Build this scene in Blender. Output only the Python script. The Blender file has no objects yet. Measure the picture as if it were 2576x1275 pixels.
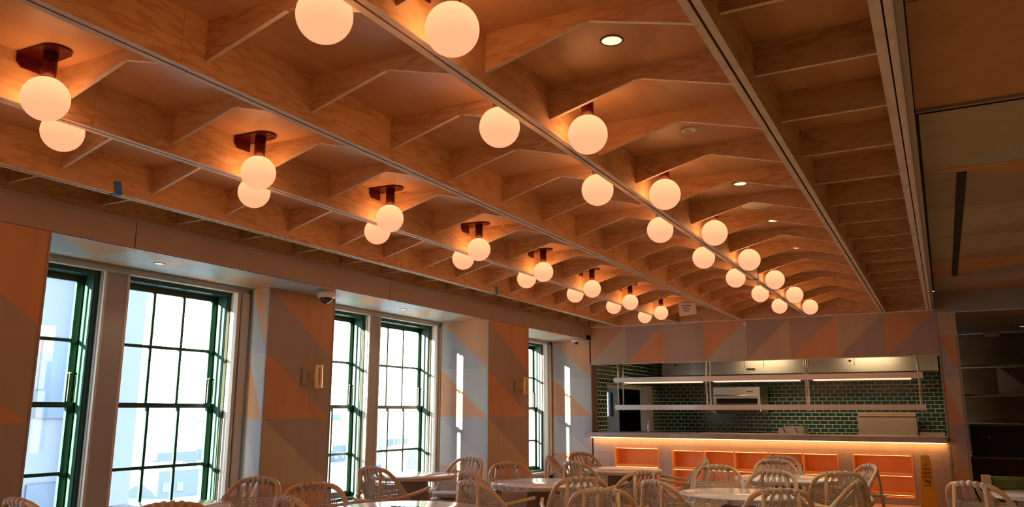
import bpy, math, random
from mathutils import Vector, Matrix
random.seed(7)
PI = math.pi
S = 0.8            # metres per layout unit; the layout is measured with the eye at the origin
EYE = 1.8          # eye height in layout units
sc = bpy.context.scene
C = sc.collection

# ------------------------------------------------------------------ camera
def W(x, y, z): return Vector((x*S, y*S, (z+EYE)*S))
yaw, pitch, roll = math.radians(28.212), math.radians(11.234), math.radians(0.0873)
fw = Vector((-math.sin(yaw)*math.cos(pitch), math.cos(yaw)*math.cos(pitch), math.sin(pitch)))
rt0 = Vector((math.cos(yaw), math.sin(yaw), 0)); up0 = rt0.cross(fw)
rt = rt0*math.cos(roll)+up0*math.sin(roll); up = -rt0*math.sin(roll)+up0*math.cos(roll)
cd = bpy.data.cameras.new('camera'); cam = bpy.data.objects.new('camera', cd); C.objects.link(cam)
cd.sensor_width = 36; cd.lens = 1991.74/2576*36; cd.clip_start = 0.05; cd.clip_end = 3000
cam.matrix_world = Matrix(((rt.x, up.x, -fw.x, 0), (rt.y, up.y, -fw.y, 0), (rt.z, up.z, -fw.z, EYE*S), (0, 0, 0, 1)))
sc.camera = cam

# ------------------------------------------------------------------ sky, sun, exposure
world = bpy.data.worlds.new('sky'); sc.world = world; world.use_nodes = True
bg = world.node_tree.nodes['Background']
bg.inputs[0].default_value = (0.74, 0.87, 1.0, 1); bg.inputs[1].default_value = 14.0
sd = bpy.data.lights.new('low_sun', 'SUN'); sun = bpy.data.objects.new('low_sun', sd); C.objects.link(sun)
sd.energy = 110; sd.color = (1.0, 0.84, 0.60); sd.angle = math.radians(0.6)
sun.rotation_euler = Vector((0.200, 1.0, -0.108)).to_track_quat('-Z', 'Y').to_euler()
sc.view_settings.view_transform = 'Standard'; sc.view_settings.look = 'None'
sc.view_settings.gamma = 1; sc.view_settings.use_curve_mapping = False
sc.view_settings.exposure = 0.15

# ------------------------------------------------------------------ materials
M = {}
def nt(name):
    m = bpy.data.materials.new(name); m.use_nodes = True; M[name] = m
    t = m.node_tree; b = t.nodes['Principled BSDF']; return m, t, b
def plain(name, col, rough=0.5, metal=0.0, spec=0.5, noise=0.0, nscale=8.0):
    m, t, b = nt(name)
    b.inputs['Base Color'].default_value = (*col, 1); b.inputs['Roughness'].default_value = rough
    b.inputs['Metallic'].default_value = metal; b.inputs['Specular IOR Level'].default_value = spec
    if noise:
        tc = t.nodes.new('ShaderNodeTexCoord'); n = t.nodes.new('ShaderNodeTexNoise'); n.inputs['Scale'].default_value = nscale
        n.inputs['Detail'].default_value = 5
        r = t.nodes.new('ShaderNodeValToRGB'); t.links.new(tc.outputs['Object'], n.inputs['Vector'])
        r.color_ramp.elements[0].position = .3; r.color_ramp.elements[1].position = .7
        r.color_ramp.elements[0].color = (*[c*(1-noise) for c in col], 1); r.color_ramp.elements[1].color = (*[min(1, c*(1+noise)) for c in col], 1)
        t.links.new(n.outputs['Fac'], r.inputs[0]); t.links.new(r.outputs[0], b.inputs['Base Color'])
    return m
def emit(name, col, strength):
    m, t, b = nt(name)
    b.inputs['Base Color'].default_value = (.9, .9, .9, 1)
    b.inputs['Emission Color'].default_value = (*col, 1); b.inputs['Emission Strength'].default_value = strength
    return m
def wood(name, light, dark, scale=(3, 3, 3), swirl=3.0, rough=0.5, contrast=1.0, spec=0.3):
    """plywood figure: noise-distorted bands; scale small along the grain"""
    m, t, b = nt(name)
    tc = t.nodes.new('ShaderNodeTexCoord'); oi = t.nodes.new('ShaderNodeObjectInfo')
    mul = t.nodes.new('ShaderNodeVectorMath'); mul.operation = 'SCALE'; mul.inputs[0].default_value = (13.7, 7.1, 5.3)
    t.links.new(oi.outputs['Random'], mul.inputs['Scale'])
    add = t.nodes.new('ShaderNodeVectorMath'); add.operation = 'ADD'
    t.links.new(tc.outputs['Object'], add.inputs[0]); t.links.new(mul.outputs[0], add.inputs[1])
    mp = t.nodes.new('ShaderNodeMapping'); mp.inputs['Scale'].default_value = scale
    t.links.new(add.outputs[0], mp.inputs[0])
    n1 = t.nodes.new('ShaderNodeTexNoise'); n1.inputs['Scale'].default_value = 1.0; n1.inputs['Detail'].default_value = 3
    n1.inputs['Roughness'].default_value = .5
    t.links.new(mp.outputs[0], n1.inputs['Vector'])
    k = t.nodes.new('ShaderNodeMath'); k.operation = 'MULTIPLY'; k.inputs[1].default_value = swirl*10
    t.links.new(n1.outputs['Fac'], k.inputs[0])
    fr = t.nodes.new('ShaderNodeMath'); fr.operation = 'SINE'; t.links.new(k.outputs[0], fr.inputs[0])
    n2 = t.nodes.new('ShaderNodeTexNoise'); n2.inputs['Scale'].default_value = .45; n2.inputs['Detail'].default_value = 3
    t.links.new(mp.outputs[0], n2.inputs['Vector'])
    mm = t.nodes.new('ShaderNodeMath'); mm.operation = 'MULTIPLY_ADD'; mm.inputs[1].default_value = .22
    t.links.new(fr.outputs[0], mm.inputs[0]); t.links.new(n2.outputs['Fac'], mm.inputs[2])
    r = t.nodes.new('ShaderNodeValToRGB'); e = r.color_ramp.elements
    mid = tuple(.35*d_+.65*l_ for d_, l_ in zip(dark, light))
    e[0].position = .32; e[0].color = (*light, 1); e[1].position = .78; e[1].color = (*dark, 1)
    q = e.new(.60); q.color = (*mid, 1)
    t.links.new(mm.outputs[0], r.inputs[0]); t.links.new(r.outputs[0], b.inputs['Base Color'])
    b.inputs['Roughness'].default_value = rough; b.inputs['Specular IOR Level'].default_value = spec
    return m
# fir plywood of the coffers, calm veneer of ceiling boards, cut ply edges
wood('ply_beam', (.65, .41, .215), (.51, .29, .13), (14, 3.2, 14), 2.8, .48)
wood('ply_rib', (.63, .40, .21), (.50, .285, .13), (3.2, 14, 14), 2.8, .48)
wood('ply_board', (.66, .40, .22), (.55, .31, .16), (3.0, .9, 3), 1.6, .42)
plain('ply_edge', (.74, .62, .49), .6, noise=.15, nscale=6)
plain('dark_gap', (.03, .022, .016), .8)
# stained panels
wood('stain_orange', (.60, .33, .17), (.54, .28, .135), (6, 6, .8), .6, .5)
wood('stain_grey', (.40, .40, .395), (.365, .365, .36), (6, 6, .8), .6, .5)
wood('stain_pale', (.47, .47, .42), (.42, .42, .38), (6, 6, .8), .6, .5)
wood('stain_plum', (.40, .34, .31), (.36, .305, .28), (6, 6, .8), .6, .5)
wood('stain_tan', (.52, .44, .31), (.47, .395, .28), (6, 6, .8), .6, .5)
wood('stain_brown', (.42, .34, .27), (.38, .305, .24), (6, 6, .8), .6, .5)
plain('fascia_grey', (.40, .32, .275), .5, noise=.05, nscale=3)
plain('trim_cream', (.62, .58, .50), .45)
plain('trim_greybrown', (.37, .335, .315), .55)
plain('steel_grey', (.34, .32, .29), .45)
plain('green_paint', (.007, .045, .026), .35)
plain('plaster_white', (.7, .68, .64), .6)
plain('floor_boards', (.52, .34, .19), .4, noise=.2, nscale=3)
plain('red_metal', (.085, .006, .006), .3, .3)
plain('dark_red_hole', (.03, .003, .003), .6)
plain('white_plastic', (.75, .75, .72), .4)
plain('black_plastic', (.012, .012, .013), .3)
plain('smoked_dome', (.03, .025, .03), .08, spec=.8)
plain('blue_tape', (.03, .17, .62), .6)
plain('paper', (.72, .62, .55), .7)
plain('ink', (.06, .05, .05), .7)
plain('brass', (.95, .74, .40), .38, 1.0)
plain('steel', (.62, .57, .50), .30, 1.0, noise=.05, nscale=2)
plain('steel_shelf', (.72, .70, .66), .42, .7)
plain('steel_dark', (.10, .09, .08), .4, .8)
plain('black_void', (.006, .006, .006), .6)
plain('stone_top', (.42, .38, .35), .3, noise=.15, nscale=5)
wood('cubby_wood', (.95, .50, .20), (.88, .43, .16), (3, 3, .8), .6, .4)
plain('table_white', (.80, .80, .82), .14, noise=.03, nscale=20)
plain('table_edge', (.50, .40, .32), .45)
plain('torn_wrap', (.55, .56, .64), .35, noise=.5, nscale=22)
wood('pedestal_wood', (.27, .18, .12), (.20, .125, .08), (9, 9, .7), .8, .55)
wood('rattan', (.68, .48, .28), (.58, .39, .21), (3, 3, 8), .8, .36)
plain('rope', (.60, .55, .48), .75, noise=.18, nscale=60)
plain('rope_weave', (.58, .52, .44), .8, noise=.2, nscale=50)
plain('cushion_grey', (.55, .50, .47), .8)
plain('sign_yellow', (.85, .42, .01), .35)
plain('green_fabric', (.13, .17, .035), .75, noise=.15, nscale=10)
plain('booth_shell', (.55, .36, .26), .55)
plain('cabinet_wood', (.16, .08, .035), .5, noise=.15, nscale=3)
plain('olive_door', (.16, .12, .06), .5)
plain('water', (.14, .19, .20), .25)
plain('far_land', (.07, .095, .105), .9)
plain('facade_stone', (.055, .07, .095), .8, noise=.05, nscale=.2)
plain('quay_blue', (.04, .062, .095), .8, noise=.6, nscale=.25)
plain('roof_white', (.10, .12, .15), .7)
plain('clay_red', (.10, .055, .05), .8)
emit('globe_glow', (1.0, .23, .11), 2.15)
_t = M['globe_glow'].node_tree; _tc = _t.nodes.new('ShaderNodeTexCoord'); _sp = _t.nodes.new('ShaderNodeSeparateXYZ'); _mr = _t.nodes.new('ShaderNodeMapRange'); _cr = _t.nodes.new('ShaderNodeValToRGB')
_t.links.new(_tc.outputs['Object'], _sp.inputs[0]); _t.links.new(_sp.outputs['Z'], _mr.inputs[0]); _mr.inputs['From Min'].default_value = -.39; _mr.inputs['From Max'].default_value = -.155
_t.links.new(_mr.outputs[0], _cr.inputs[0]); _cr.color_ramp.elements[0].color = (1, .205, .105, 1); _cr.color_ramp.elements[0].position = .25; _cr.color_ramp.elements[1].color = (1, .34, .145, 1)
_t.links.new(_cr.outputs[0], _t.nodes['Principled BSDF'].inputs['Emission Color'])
for k_ in ('Base Color',): M['globe_glow'].node_tree.nodes['Principled BSDF'].inputs[k_].default_value = (0, 0, 0, 1)
M['globe_glow'].node_tree.nodes['Principled BSDF'].inputs['Specular IOR Level'].default_value = 0
emit('downlight_glow', (1.0, .84, .52), 1.15)
emit('led_warm', (1.0, .38, .10), 13.0)
emit('cubby_led', (1.0, .45, .15), 5.0)
emit('hood_lamp', (1.0, .66, .45), 1.0)
emit('kitchen_fill_glow', (1.0, .76, .42), 24.0)
def glass(name, tint=(1, 1, 1), gloss=.08):
    m = bpy.data.materials.new(name); m.use_nodes = True; M[name] = m; t = m.node_tree; t.nodes.clear()
    o = t.nodes.new('ShaderNodeOutputMaterial'); mx = t.nodes.new('ShaderNodeMixShader'); tr = t.nodes.new('ShaderNodeBsdfTransparent')
    gl = t.nodes.new('ShaderNodeBsdfGlossy'); gl.inputs['Roughness'].default_value = .02; tr.inputs[0].default_value = (*tint, 1)
    mx.inputs[0].default_value = gloss
    t.links.new(tr.outputs[0], mx.inputs[1]); t.links.new(gl.outputs[0], mx.inputs[2]); t.links.new(mx.outputs[0], o.inputs[0])
glass('window_glass', (.96, .99, .98), .06)
glass('plastic_film', (.93, .93, .92), .22)
def frosted(name):
    m = bpy.data.materials.new(name); m.use_nodes = True; M[name] = m; t = m.node_tree; t.nodes.clear()
    o = t.nodes.new('ShaderNodeOutputMaterial'); mx = t.nodes.new('ShaderNodeMixShader'); tr = t.nodes.new('ShaderNodeBsdfTransparent')
    df = t.nodes.new('ShaderNodeBsdfTranslucent'); df.inputs[0].default_value = (.7, .8, .85, 1)
    mx.inputs[0].default_value = .35
    t.links.new(tr.outputs[0], mx.inputs[1]); t.links.new(df.outputs[0], mx.inputs[2]); t.links.new(mx.outputs[0], o.inputs[0])
frosted('hazed_glass')
def brick(name, c1, c2, mortar, wdt, hgt, mort, plane, rough=.15, offset=.5, mcol_rough=.8, bias=0.0, spec=.6):
    m, t, b = nt(name)
    tc = t.nodes.new('ShaderNodeTexCoord'); sp = t.nodes.new('ShaderNodeSeparateXYZ'); cb = t.nodes.new('ShaderNodeCombineXYZ')
    t.links.new(tc.outputs['Object'], sp.inputs[0])
    t.links.new(sp.outputs['X' if plane == 'xz' else 'Y'], cb.inputs['X']); t.links.new(sp.outputs['Z'], cb.inputs['Y'])
    br = t.nodes.new('ShaderNodeTexBrick'); br.offset = offset
    br.inputs['Color1'].default_value = (*c1, 1); br.inputs['Color2'].default_value = (*c2, 1); br.inputs['Mortar'].default_value = (*mortar, 1)
    br.inputs['Scale'].default_value = 1; br.inputs['Mortar Size'].default_value = mort; br.inputs['Brick Width'].default_value = wdt
    br.inputs['Row Height'].default_value = hgt; br.inputs['Bias'].default_value = bias; br.inputs['Mortar Smooth'].default_value = .05
    t.links.new(cb.outputs[0], br.inputs['Vector']); t.links.new(br.outputs['Color'], b.inputs['Base Color'])
    mr = t.nodes.new('ShaderNodeMapRange'); mr.inputs['To Min'].default_value = rough; mr.inputs['To Max'].default_value = mcol_rough
    t.links.new(br.outputs['Fac'], mr.inputs[0]); t.links.new(mr.outputs[0], b.inputs['Roughness'])
    bp = t.nodes.new('ShaderNodeBump'); bp.inputs['Strength'].default_value = .5; bp.inputs['Distance'].default_value = .004; bp.invert = True
    nz = t.nodes.new('ShaderNodeTexNoise'); nz.inputs['Scale'].default_value = 14; t.links.new(tc.outputs['Object'], nz.inputs['Vector'])
    ad = t.nodes.new('ShaderNodeMath'); ad.operation = 'MULTIPLY_ADD'; ad.inputs[1].default_value = .5
    t.links.new(nz.outputs['Fac'], ad.inputs[0]); t.links.new(br.outputs['Fac'], ad.inputs[2])
    t.links.new(ad.outputs[0], bp.inputs['Height']); t.links.new(bp.outputs[0], b.inputs['Normal'])
    b.inputs['Specular IOR Level'].default_value = spec
brick('green_tile', (.006, .052, .045), (.014, .085, .072), (.66, .60, .45), .166, .083, .0062, 'xz')
brick('green_tile_side', (.006, .052, .045), (.014, .085, .072), (.66, .60, .45), .166, .083, .0062, 'yz')
brick('cream_tile', (.50, .45, .41), (.45, .40, .36), (.36, .31, .28), .205, .135, .003, 'xz', rough=.35, offset=0.0)

# ------------------------------------------------------------------ mesh builder (layout units unless local=True, then metres)
class MB:
    def __init__(s, local=False): s.v = []; s.f = []; s.mi = []; s.mats = []; s.local = local; s.smooth = []
    def m(s, name):
        if name not in s.mats: s.mats.append(name)
        return s.mats.index(name)
    def face(s, pts, mat, smooth=False):
        i = len(s.v); s.v += [tuple(p) for p in pts]; s.f.append(tuple(range(i, i+len(pts)))); s.mi.append(s.m(mat)); s.smooth.append(smooth)
    def box(s, x0, x1, y0, y1, z0, z1, mat, bottom=None, front=None, xp=None, xm=None):
        i = len(s.v)
        s.v += [(x, y, z) for z in (z0, z1) for y in (y0, y1) for x in (x0, x1)]
        for q, mt in (((0, 2, 3, 1), bottom or mat), ((4, 5, 7, 6), mat), ((0, 1, 5, 4), front or mat), ((2, 6, 7, 3), mat), ((0, 4, 6, 2), xm or mat), ((1, 3, 7, 5), xp or mat)):
            s.f.append(tuple(i+k for k in q)); s.mi.append(s.m(mt)); s.smooth.append(False)
    def prism(s, poly, axis, a, b, mat, bottom=None):
        """poly: list of 2d points; extruded along axis ('x': poly=(y,z), 'y': poly=(x,z), 'z': poly=(x,y))"""
        i = len(s.v); n = len(poly)
        def P(p, h): return (h, p[0], p[1]) if axis == 'x' else ((p[0], h, p[1]) if axis == 'y' else (p[0], p[1], h))
        s.v += [P(p, a) for p in poly]+[P(p, b) for p in poly]
        s.f.append(tuple(range(i, i+n))[::-1]); s.mi.append(s.m(mat)); s.smooth.append(False)
        s.f.append(tuple(range(i+n, i+2*n))); s.mi.append(s.m(mat)); s.smooth.append(False)
        for k in range(n):
            j = (k+1) % n; s.f.append((i+k, i+j, i+n+j, i+n+k))
            mt = mat
            if bottom and axis != 'z':
                dx = poly[j][0]-poly[k][0]; dz = poly[j][1]-poly[k][1]
                if abs(dx) > abs(dz) and (poly[k][1]+poly[j][1])/2 < sum(p[1] for p in poly)/n: mt = bottom
            s.mi.append(s.m(mt)); s.smooth.append(False)
    def tube(s, pts, r, mat, n=10, closed=False, cap=True):
        pts = [Vector(p) for p in pts]; i0 = len(s.v); N = len(pts); prev = None
        rr = r if isinstance(r, (list, tuple)) else [r]*N
        for k, p in enumerate(pts):
            if closed: d = pts[(k+1) % N]-pts[k-1]
            else: d = pts[min(k+1, N-1)]-pts[max(k-1, 0)]
            d.normalize()
            if prev is None:
                a = Vector((0, 0, 1)) if abs(d.z) < .9 else Vector((1, 0, 0)); u = d.cross(a).normalized()
            else: u = (prev-d*prev.dot(d)).normalized()
            prev = u; w = d.cross(u)
            for q in range(n):
                an = 2*PI*q/n; s.v.append(tuple(p+(u*math.cos(an)+w*math.sin(an))*rr[k]))
        mi = s.m(mat)
        for k in range(N if closed else N-1):
            for q in range(n):
                a = i0+k*n+q; b = i0+k*n+(q+1) % n; c = i0+((k+1) % N)*n+(q+1) % n; e = i0+((k+1) % N)*n+q
                s.f.append((a, b, c, e)); s.mi.append(mi); s.smooth.append(True)
        if cap and not closed:
            s.f.append(tuple(i0+q for q in range(n))[::-1]); s.mi.append(mi); s.smooth.append(False)
            s.f.append(tuple(i0+(N-1)*n+q for q in range(n))); s.mi.append(mi); s.smooth.append(False)
    def lathe(s, prof, mat, c=(0, 0, 0), n=32, smooth=True):
        i0 = len(s.v)
        for r, z in prof:
            for q in range(n):
                an = 2*PI*q/n; s.v.append((c[0]+r*math.cos(an), c[1]+r*math.sin(an), c[2]+z))
        mi = s.m(mat)
        for k in range(len(prof)-1):
            for q in range(n):
                s.f.append((i0+k*n+q, i0+k*n+(q+1) % n, i0+(k+1)*n+(q+1) % n, i0+(k+1)*n+q)); s.mi.append(mi); s.smooth.append(smooth)
        if prof[0][0] > 1e-6: s.f.append(tuple(i0+q for q in range(n))[::-1]); s.mi.append(mi); s.smooth.append(False)
        if prof[-1][0] > 1e-6: s.f.append(tuple(i0+(len(prof)-1)*n+q for q in range(n))); s.mi.append(mi); s.smooth.append(False)
    def sphere(s, c, r, mat, n=40, m=24, z0=-1, z1=1):
        a0 = math.asin(z0); a1 = math.asin(z1)
        prof = [(max(0, r*math.cos(a0+(a1-a0)*k/m)), r*math.sin(a0+(a1-a0)*k/m)) for k in range(m+1)]
        s.lathe(prof, mat, c, n)
    def build(s, name, parent=None, bevel=0):
        me = bpy.data.meshes.new(name)
        if s.local: me.from_pydata(s.v, [], s.f)
        elif parent is None: me.from_pydata([tuple(W(*p)) for p in s.v], [], s.f)
        else:
            off = parent.get('_o', (0, 0, 0)); me.from_pydata([((p[0]*S-off[0]), (p[1]*S-off[1]), ((p[2]+EYE)*S-off[2])) for p in s.v], [], s.f)
        for mt in s.mats: me.materials.append(M[mt])
        me.polygons.foreach_set('material_index', s.mi); me.polygons.foreach_set('use_smooth', s.smooth)
        me.validate(); me.update()
        o = bpy.data.objects.new(name, me); C.objects.link(o)
        if parent is not None: o.parent = parent
        if bevel:
            b = o.modifiers.new('bevel', 'BEVEL'); b.width = bevel; b.segments = 2; b.limit_method = 'ANGLE'
        return o
def tag(o, label, cat=None, group=None, kind=None):
    if label: o['label'] = label
    if cat: o['category'] = cat
    if group: o['group'] = group
    if kind: o['kind'] = kind
    return o
def thing(name, label, cat, at=None, group=None, rz=0):
    """Empty at the thing's base; at is in layout units; parts built in layout units are shifted so that they stay in place"""
    o = bpy.data.objects.new(name, None); C.objects.link(o); o.empty_display_size = .1
    if at is not None: o.location = W(*at); o['_o'] = tuple(o.location)
    o.rotation_euler = (0, 0, rz)
    return tag(o, label, cat, group)
def struct(o, label=None, cat=None): return tag(o, label, cat, kind='structure')
def copy_tree(o, parent=None):
    c = o.copy(); C.objects.link(c); c.parent = parent
    for ch in list(o.children): copy_tree(ch, c)
    return c
ORD = ['first', 'second', 'third', 'fourth', 'fifth', 'sixth', 'seventh', 'eighth', 'ninth', 'tenth', 'eleventh', 'twelfth', 'thirteenth', 'fourteenth', 'fifteenth', 'sixteenth', 'seventeenth', 'eighteenth', 'nineteenth', 'twentieth']
D = 17.96          # kitchen header plane
YB = -9.5          # wall behind the camera
XR = 6.0
ZC = 2.35

# ------------------------------------------------------------------ room shell
b = MB(); b.box(-7.5, XR+.2, YB, 24.0, -1.95, -1.8, 'floor_boards'); b.box(-9.15, -7.5, YB, D, -1.95, -1.8, 'floor_boards')
struct(b.build('floor'), 'brown floor of the dining room, mostly below the picture', 'floor')
b = MB(); b.box(-7.5, 0, YB, D+.1, ZC, ZC+.15, 'ply_board')
b.box(-7.5, 0, D+.17, 23.6, 1.56, 1.66, 'plaster_white')
struct(b.build('ceiling'), 'orange-brown plywood ceiling boards above the ribs', 'ceiling')
b = MB(); b.box(-9.3, XR+.2, YB-.2, YB, -1.8, 2.6, 'stain_tan')
struct(b.build('wall_back'), 'wall behind the viewer', 'wall')
b = MB(); b.box(XR, XR+.2, YB, 24, -1.8, 2.6, 'stain_tan')
struct(b.build('wall_right'), 'wall at the far right of the room', 'wall')

# coloured triangle panels -------------------------------------------------
ROWZ = [1.69, .78, -.115, -1.0, -1.8]
PIER = [('stain_orange', 'stain_grey'), ('stain_pale', 'stain_orange'), ('stain_grey', 'stain_pale'), ('stain_orange', 'stain_grey')]
PIERF = [('stain_orange', 'stain_plum'), ('stain_brown', 'stain_orange'), ('stain_plum', 'stain_tan'), ('stain_orange', 'stain_plum')]
def tri_panels(b, P, u0, u1, pal):
    """P(u,z) -> 3d point; rows of a rectangle split by a diagonal from upper left to lower right"""
    for r in range(4):
        zt, zb = ROWZ[r], ROWZ[r+1]
        ur, ll = pal[r]
        b.face([P(u0, zt), P(u1, zb), P(u1, zt)], ur); b.face([P(u0, zt), P(u0, zb), P(u1, zb)], ll)
# window wall: piers, reveals, outer wall, sills
XW = -8.55
def pier(b, y0, y1, xf, reveal=True):
    b.box(-8.50, xf-.004, y0+.004, y1-.004, -1.8, 1.72, 'dark_gap')
    tri_panels(b, lambda u, z: (xf, u, z), y0+.01, y1-.01, PIERF)
    if reveal: tri_panels(b, lambda u, z: (u, y0, z), -8.50, xf-.01, PIER)
    b.box(xf-.015, xf+.008, y0-.008, y0+.012, -1.8, 1.69, 'steel_grey'); b.box(xf-.015, xf+.008, y1-.012, y1+.008, -1.8, 1.69, 'steel_grey')
    b.face([(xf-.01, y1, -1.8), (-8.5, y1, -1.8), (-8.5, y1, 1.69), (xf-.01, y1, 1.69)], 'stain_grey')
b = MB()
pier(b, 3.10, 4.47, -7.45); pier(b, 8.06, 9.42, -8.165); pier(b, 12.95, 14.6, -7.45); pier(b, -8.2, -6.9, -7.45)
BAYS = [(-6.00, -4.55, -4.24, -2.75), (-.90, .75, 1.08, 2.75), (4.70, 5.84, 6.17, 7.83), (8.37, 10.80, 11.11, 12.83), (13.49, 15.92, 16.24, 17.74)]
zs, zh = -1.42, 1.61
edges = [YB]
for a0, a1, c0, c1 in BAYS: edges += [a0, a1, c0, c1]
edges += [D+.3]
for i in range(0, len(edges), 2):      # solid wall strips between the openings
    y0, y1 = edges[i], edges[i+1]
    b.box(-8.92, -8.62, y0, y1, -1.8, 1.9, 'trim_greybrown', xp='trim_cream')
for a0, a1, c0, c1 in BAYS:
    for u0, u1 in ((a0, a1), (c0, c1)):
        b.box(-8.92, -8.62, u0, u1, -1.8, zs, 'trim_greybrown'); b.box(-8.92, -8.62, u0, u1, zh, 1.9, 'trim_greybrown')
struct(b.build('wall_left'), 'window wall with piers clad in orange and grey triangle panels', 'wall')
# casings: head boards, mullion columns, cream side trims, sills
k = 1
for a0, a1, c0, c1 in BAYS:
    b = MB()
    b.box(-8.64, -8.57, a1+.01, c0-.01, -1.8, zh+.02, 'trim_greybrown'); b.box(-8.59, -8.56, a1, a1+.03, -1.8, zh+.02, 'trim_cream'); b.box(-8.59, -8.56, c0-.03, c0, -1.8, zh+.02, 'trim_cream')
    struct(b.build('trim_%d' % k), 'grey-brown casing column between paired windows, bay %s' % ['far behind the viewer', 'beside the viewer', 'nearest', 'middle', 'farthest'][k-1], 'trim'); k += 1
for j, (a0, a1, c0, c1) in enumerate(BAYS):
    b = MB()
    b.box(-8.64, -8.54, a0-.1, c1+.2, zh, 1.655, 'trim_cream'); b.box(-8.60, -8.50, a0-.1, c1+.2, 1.655, 1.69, 'steel_grey')
    if j > 0: b.box(-8.64, -8.53, c1+.005, c1+.06, zs-.1, zh, 'trim_cream'); b.box(-8.60, -8.505 if j else -8.6, c1+.085, c1+.2, zs-.1, zh, 'trim_cream'); b.box(-8.64, -8.6, c1+.06, c1+.085, zs-.1, zh, 'dark_gap')
    b.box(-8.64, -8.46, a0-.1, c1+.2, zs-.06, zs, 'trim_greybrown')
    struct(b.build('trim_%d' % k), 'cream casing boards around the paired windows, bay %s' % ['far behind the viewer', 'beside the viewer', 'nearest', 'middle', 'farthest'][j], 'trim'); k += 1
# soffit with rhombic stained panels
b = MB()
b.box(-8.62, -7.46, YB, D, 1.70, 1.8, 'dark_gap')
ys = [-9.5+.935*i for i in range(31)]
cols = [('stain_pale', 'stain_orange'), ('stain_grey', 'stain_pale'), ('stain_orange', 'stain_grey'), ('stain_grey', 'stain_orange')]
for i in range(len(ys)-1):
    y0, y1 = ys[i], min(ys[i+1], D)
    if y0 >= D: break
    for (xa, xb, sh) in ((-8.52, -8.25, 2), (-8.245, -7.46, 0)):
        c1_, c2_ = cols[(i+sh) % 4]
        b.face([(xa, y0, 1.69), (xa, y1, 1.69), (xb, y0, 1.69)], c1_); b.face([(xb, y0, 1.69), (xa, y1, 1.69), (xb, y1, 1.69)], c2_)
struct(b.build('trim_%d' % k), 'grey soffit of stained triangles above the window recess', 'soffit'); k += 1
# fascia along the windows
b = MB()
seams = [YB, -3.6, .9, 5.383, 9.868, 14.35, D-.28]
for i in range(len(seams)-1): b.box(-7.50, -7.45, seams[i]+.006, seams[i+1]-.006, 1.695, 1.965, 'fascia_grey')
b.box(-7.52, -7.50, YB, D-.28, 1.70, 2.0, 'dark_gap'); b.box(-7.52, -7.44, YB, D-.28, 1.965, 2.0, 'trim_greybrown')
b.box(-7.5, -7.46, D-.28, D, 1.69, 2.0, 'fascia_grey'); b.box(-7.56, -7.5, D-.4, D+.2, 1.69, 2.4, 'fascia_grey')
b.box(-7.52, -7.47, YB, D, 2.0, ZC, 'ply_beam')
struct(b.build('trim_%d' % k), 'brown-grey fascia board above the windows', 'fascia'); k += 1
TRIM = k

# end wall piece left of the kitchen opening (recess end) and header
b = MB()
tri_panels(b, lambda u, z: (u, D, z), -8.50, -7.46, PIER)
b.box(-8.62, -7.46, D+.004, D+.3, -1.8, 2.4, 'dark_gap')
struct(b.build('wall_far'), 'stained triangle wall closing the window recess beside the kitchen', 'wall')
b = MB(); b.box(-7.46, -7.432, D-.01, D+.3, -.48, 1.098, 'cabinet_wood')
hp = [('stain_orange', 'stain_tan'), ('stain_plum', 'stain_orange'), ('stain_brown', 'stain_plum'), ('stain_orange', 'stain_pale'), ('stain_plum', 'stain_tan'), ('stain_brown', 'stain_orange'), ('stain_tan', 'stain_plum'), ('stain_orange', 'stain_plum')]
x0 = -7.49; pw = .9362
for i, (ul, lr) in enumerate(hp):
    xa, xb = x0+i*pw, x0+(i+1)*pw
    if i == 7: xb = 0.0
    b.face([(xa, D, 1.105), (xb, D, 1.99), (xa, D, 1.99)], ul); b.face([(xa, D, 1.105), (xb, D, 1.105), (xb, D, 1.99)], lr)
b.box(-7.49, 0.0, D+.004, D+.16, 1.098, 2.35, 'dark_gap', bottom='trim_cream')
b.box(-7.49, 0.0, D-.01, D+.01, 1.088, 1.105, 'trim_cream'); b.box(-7.49, 0.0, D-.03, D+.0, 1.985, 2.01, 'ply_edge')
b.box(-7.45, -.15, D-.04, D+.0, 2.01, 2.35, 'ply_rib')
struct(b.build('wall_far'), 'header wall over the kitchen opening, clad in stained triangles', 'wall')
b = MB(); b.lathe([(.045, 0), (.045, .02), (.035, .03), (0, .031)], 'white_plastic', n=24)
o = b.build('wall_sensor'); o.location = W(-3.737, D, 1.905)-W(0, 0, 0)+Vector((0, 0, 0)); o.rotation_euler = (PI/2, 0, 0)
o.data.transform(Matrix.Translation((0, 0, -EYE*S))); o.location = W(-3.737, D-.001, 1.905)
tag(o, 'small round white sensor on the triangle-panelled header above the kitchen', 'sensor')

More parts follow.
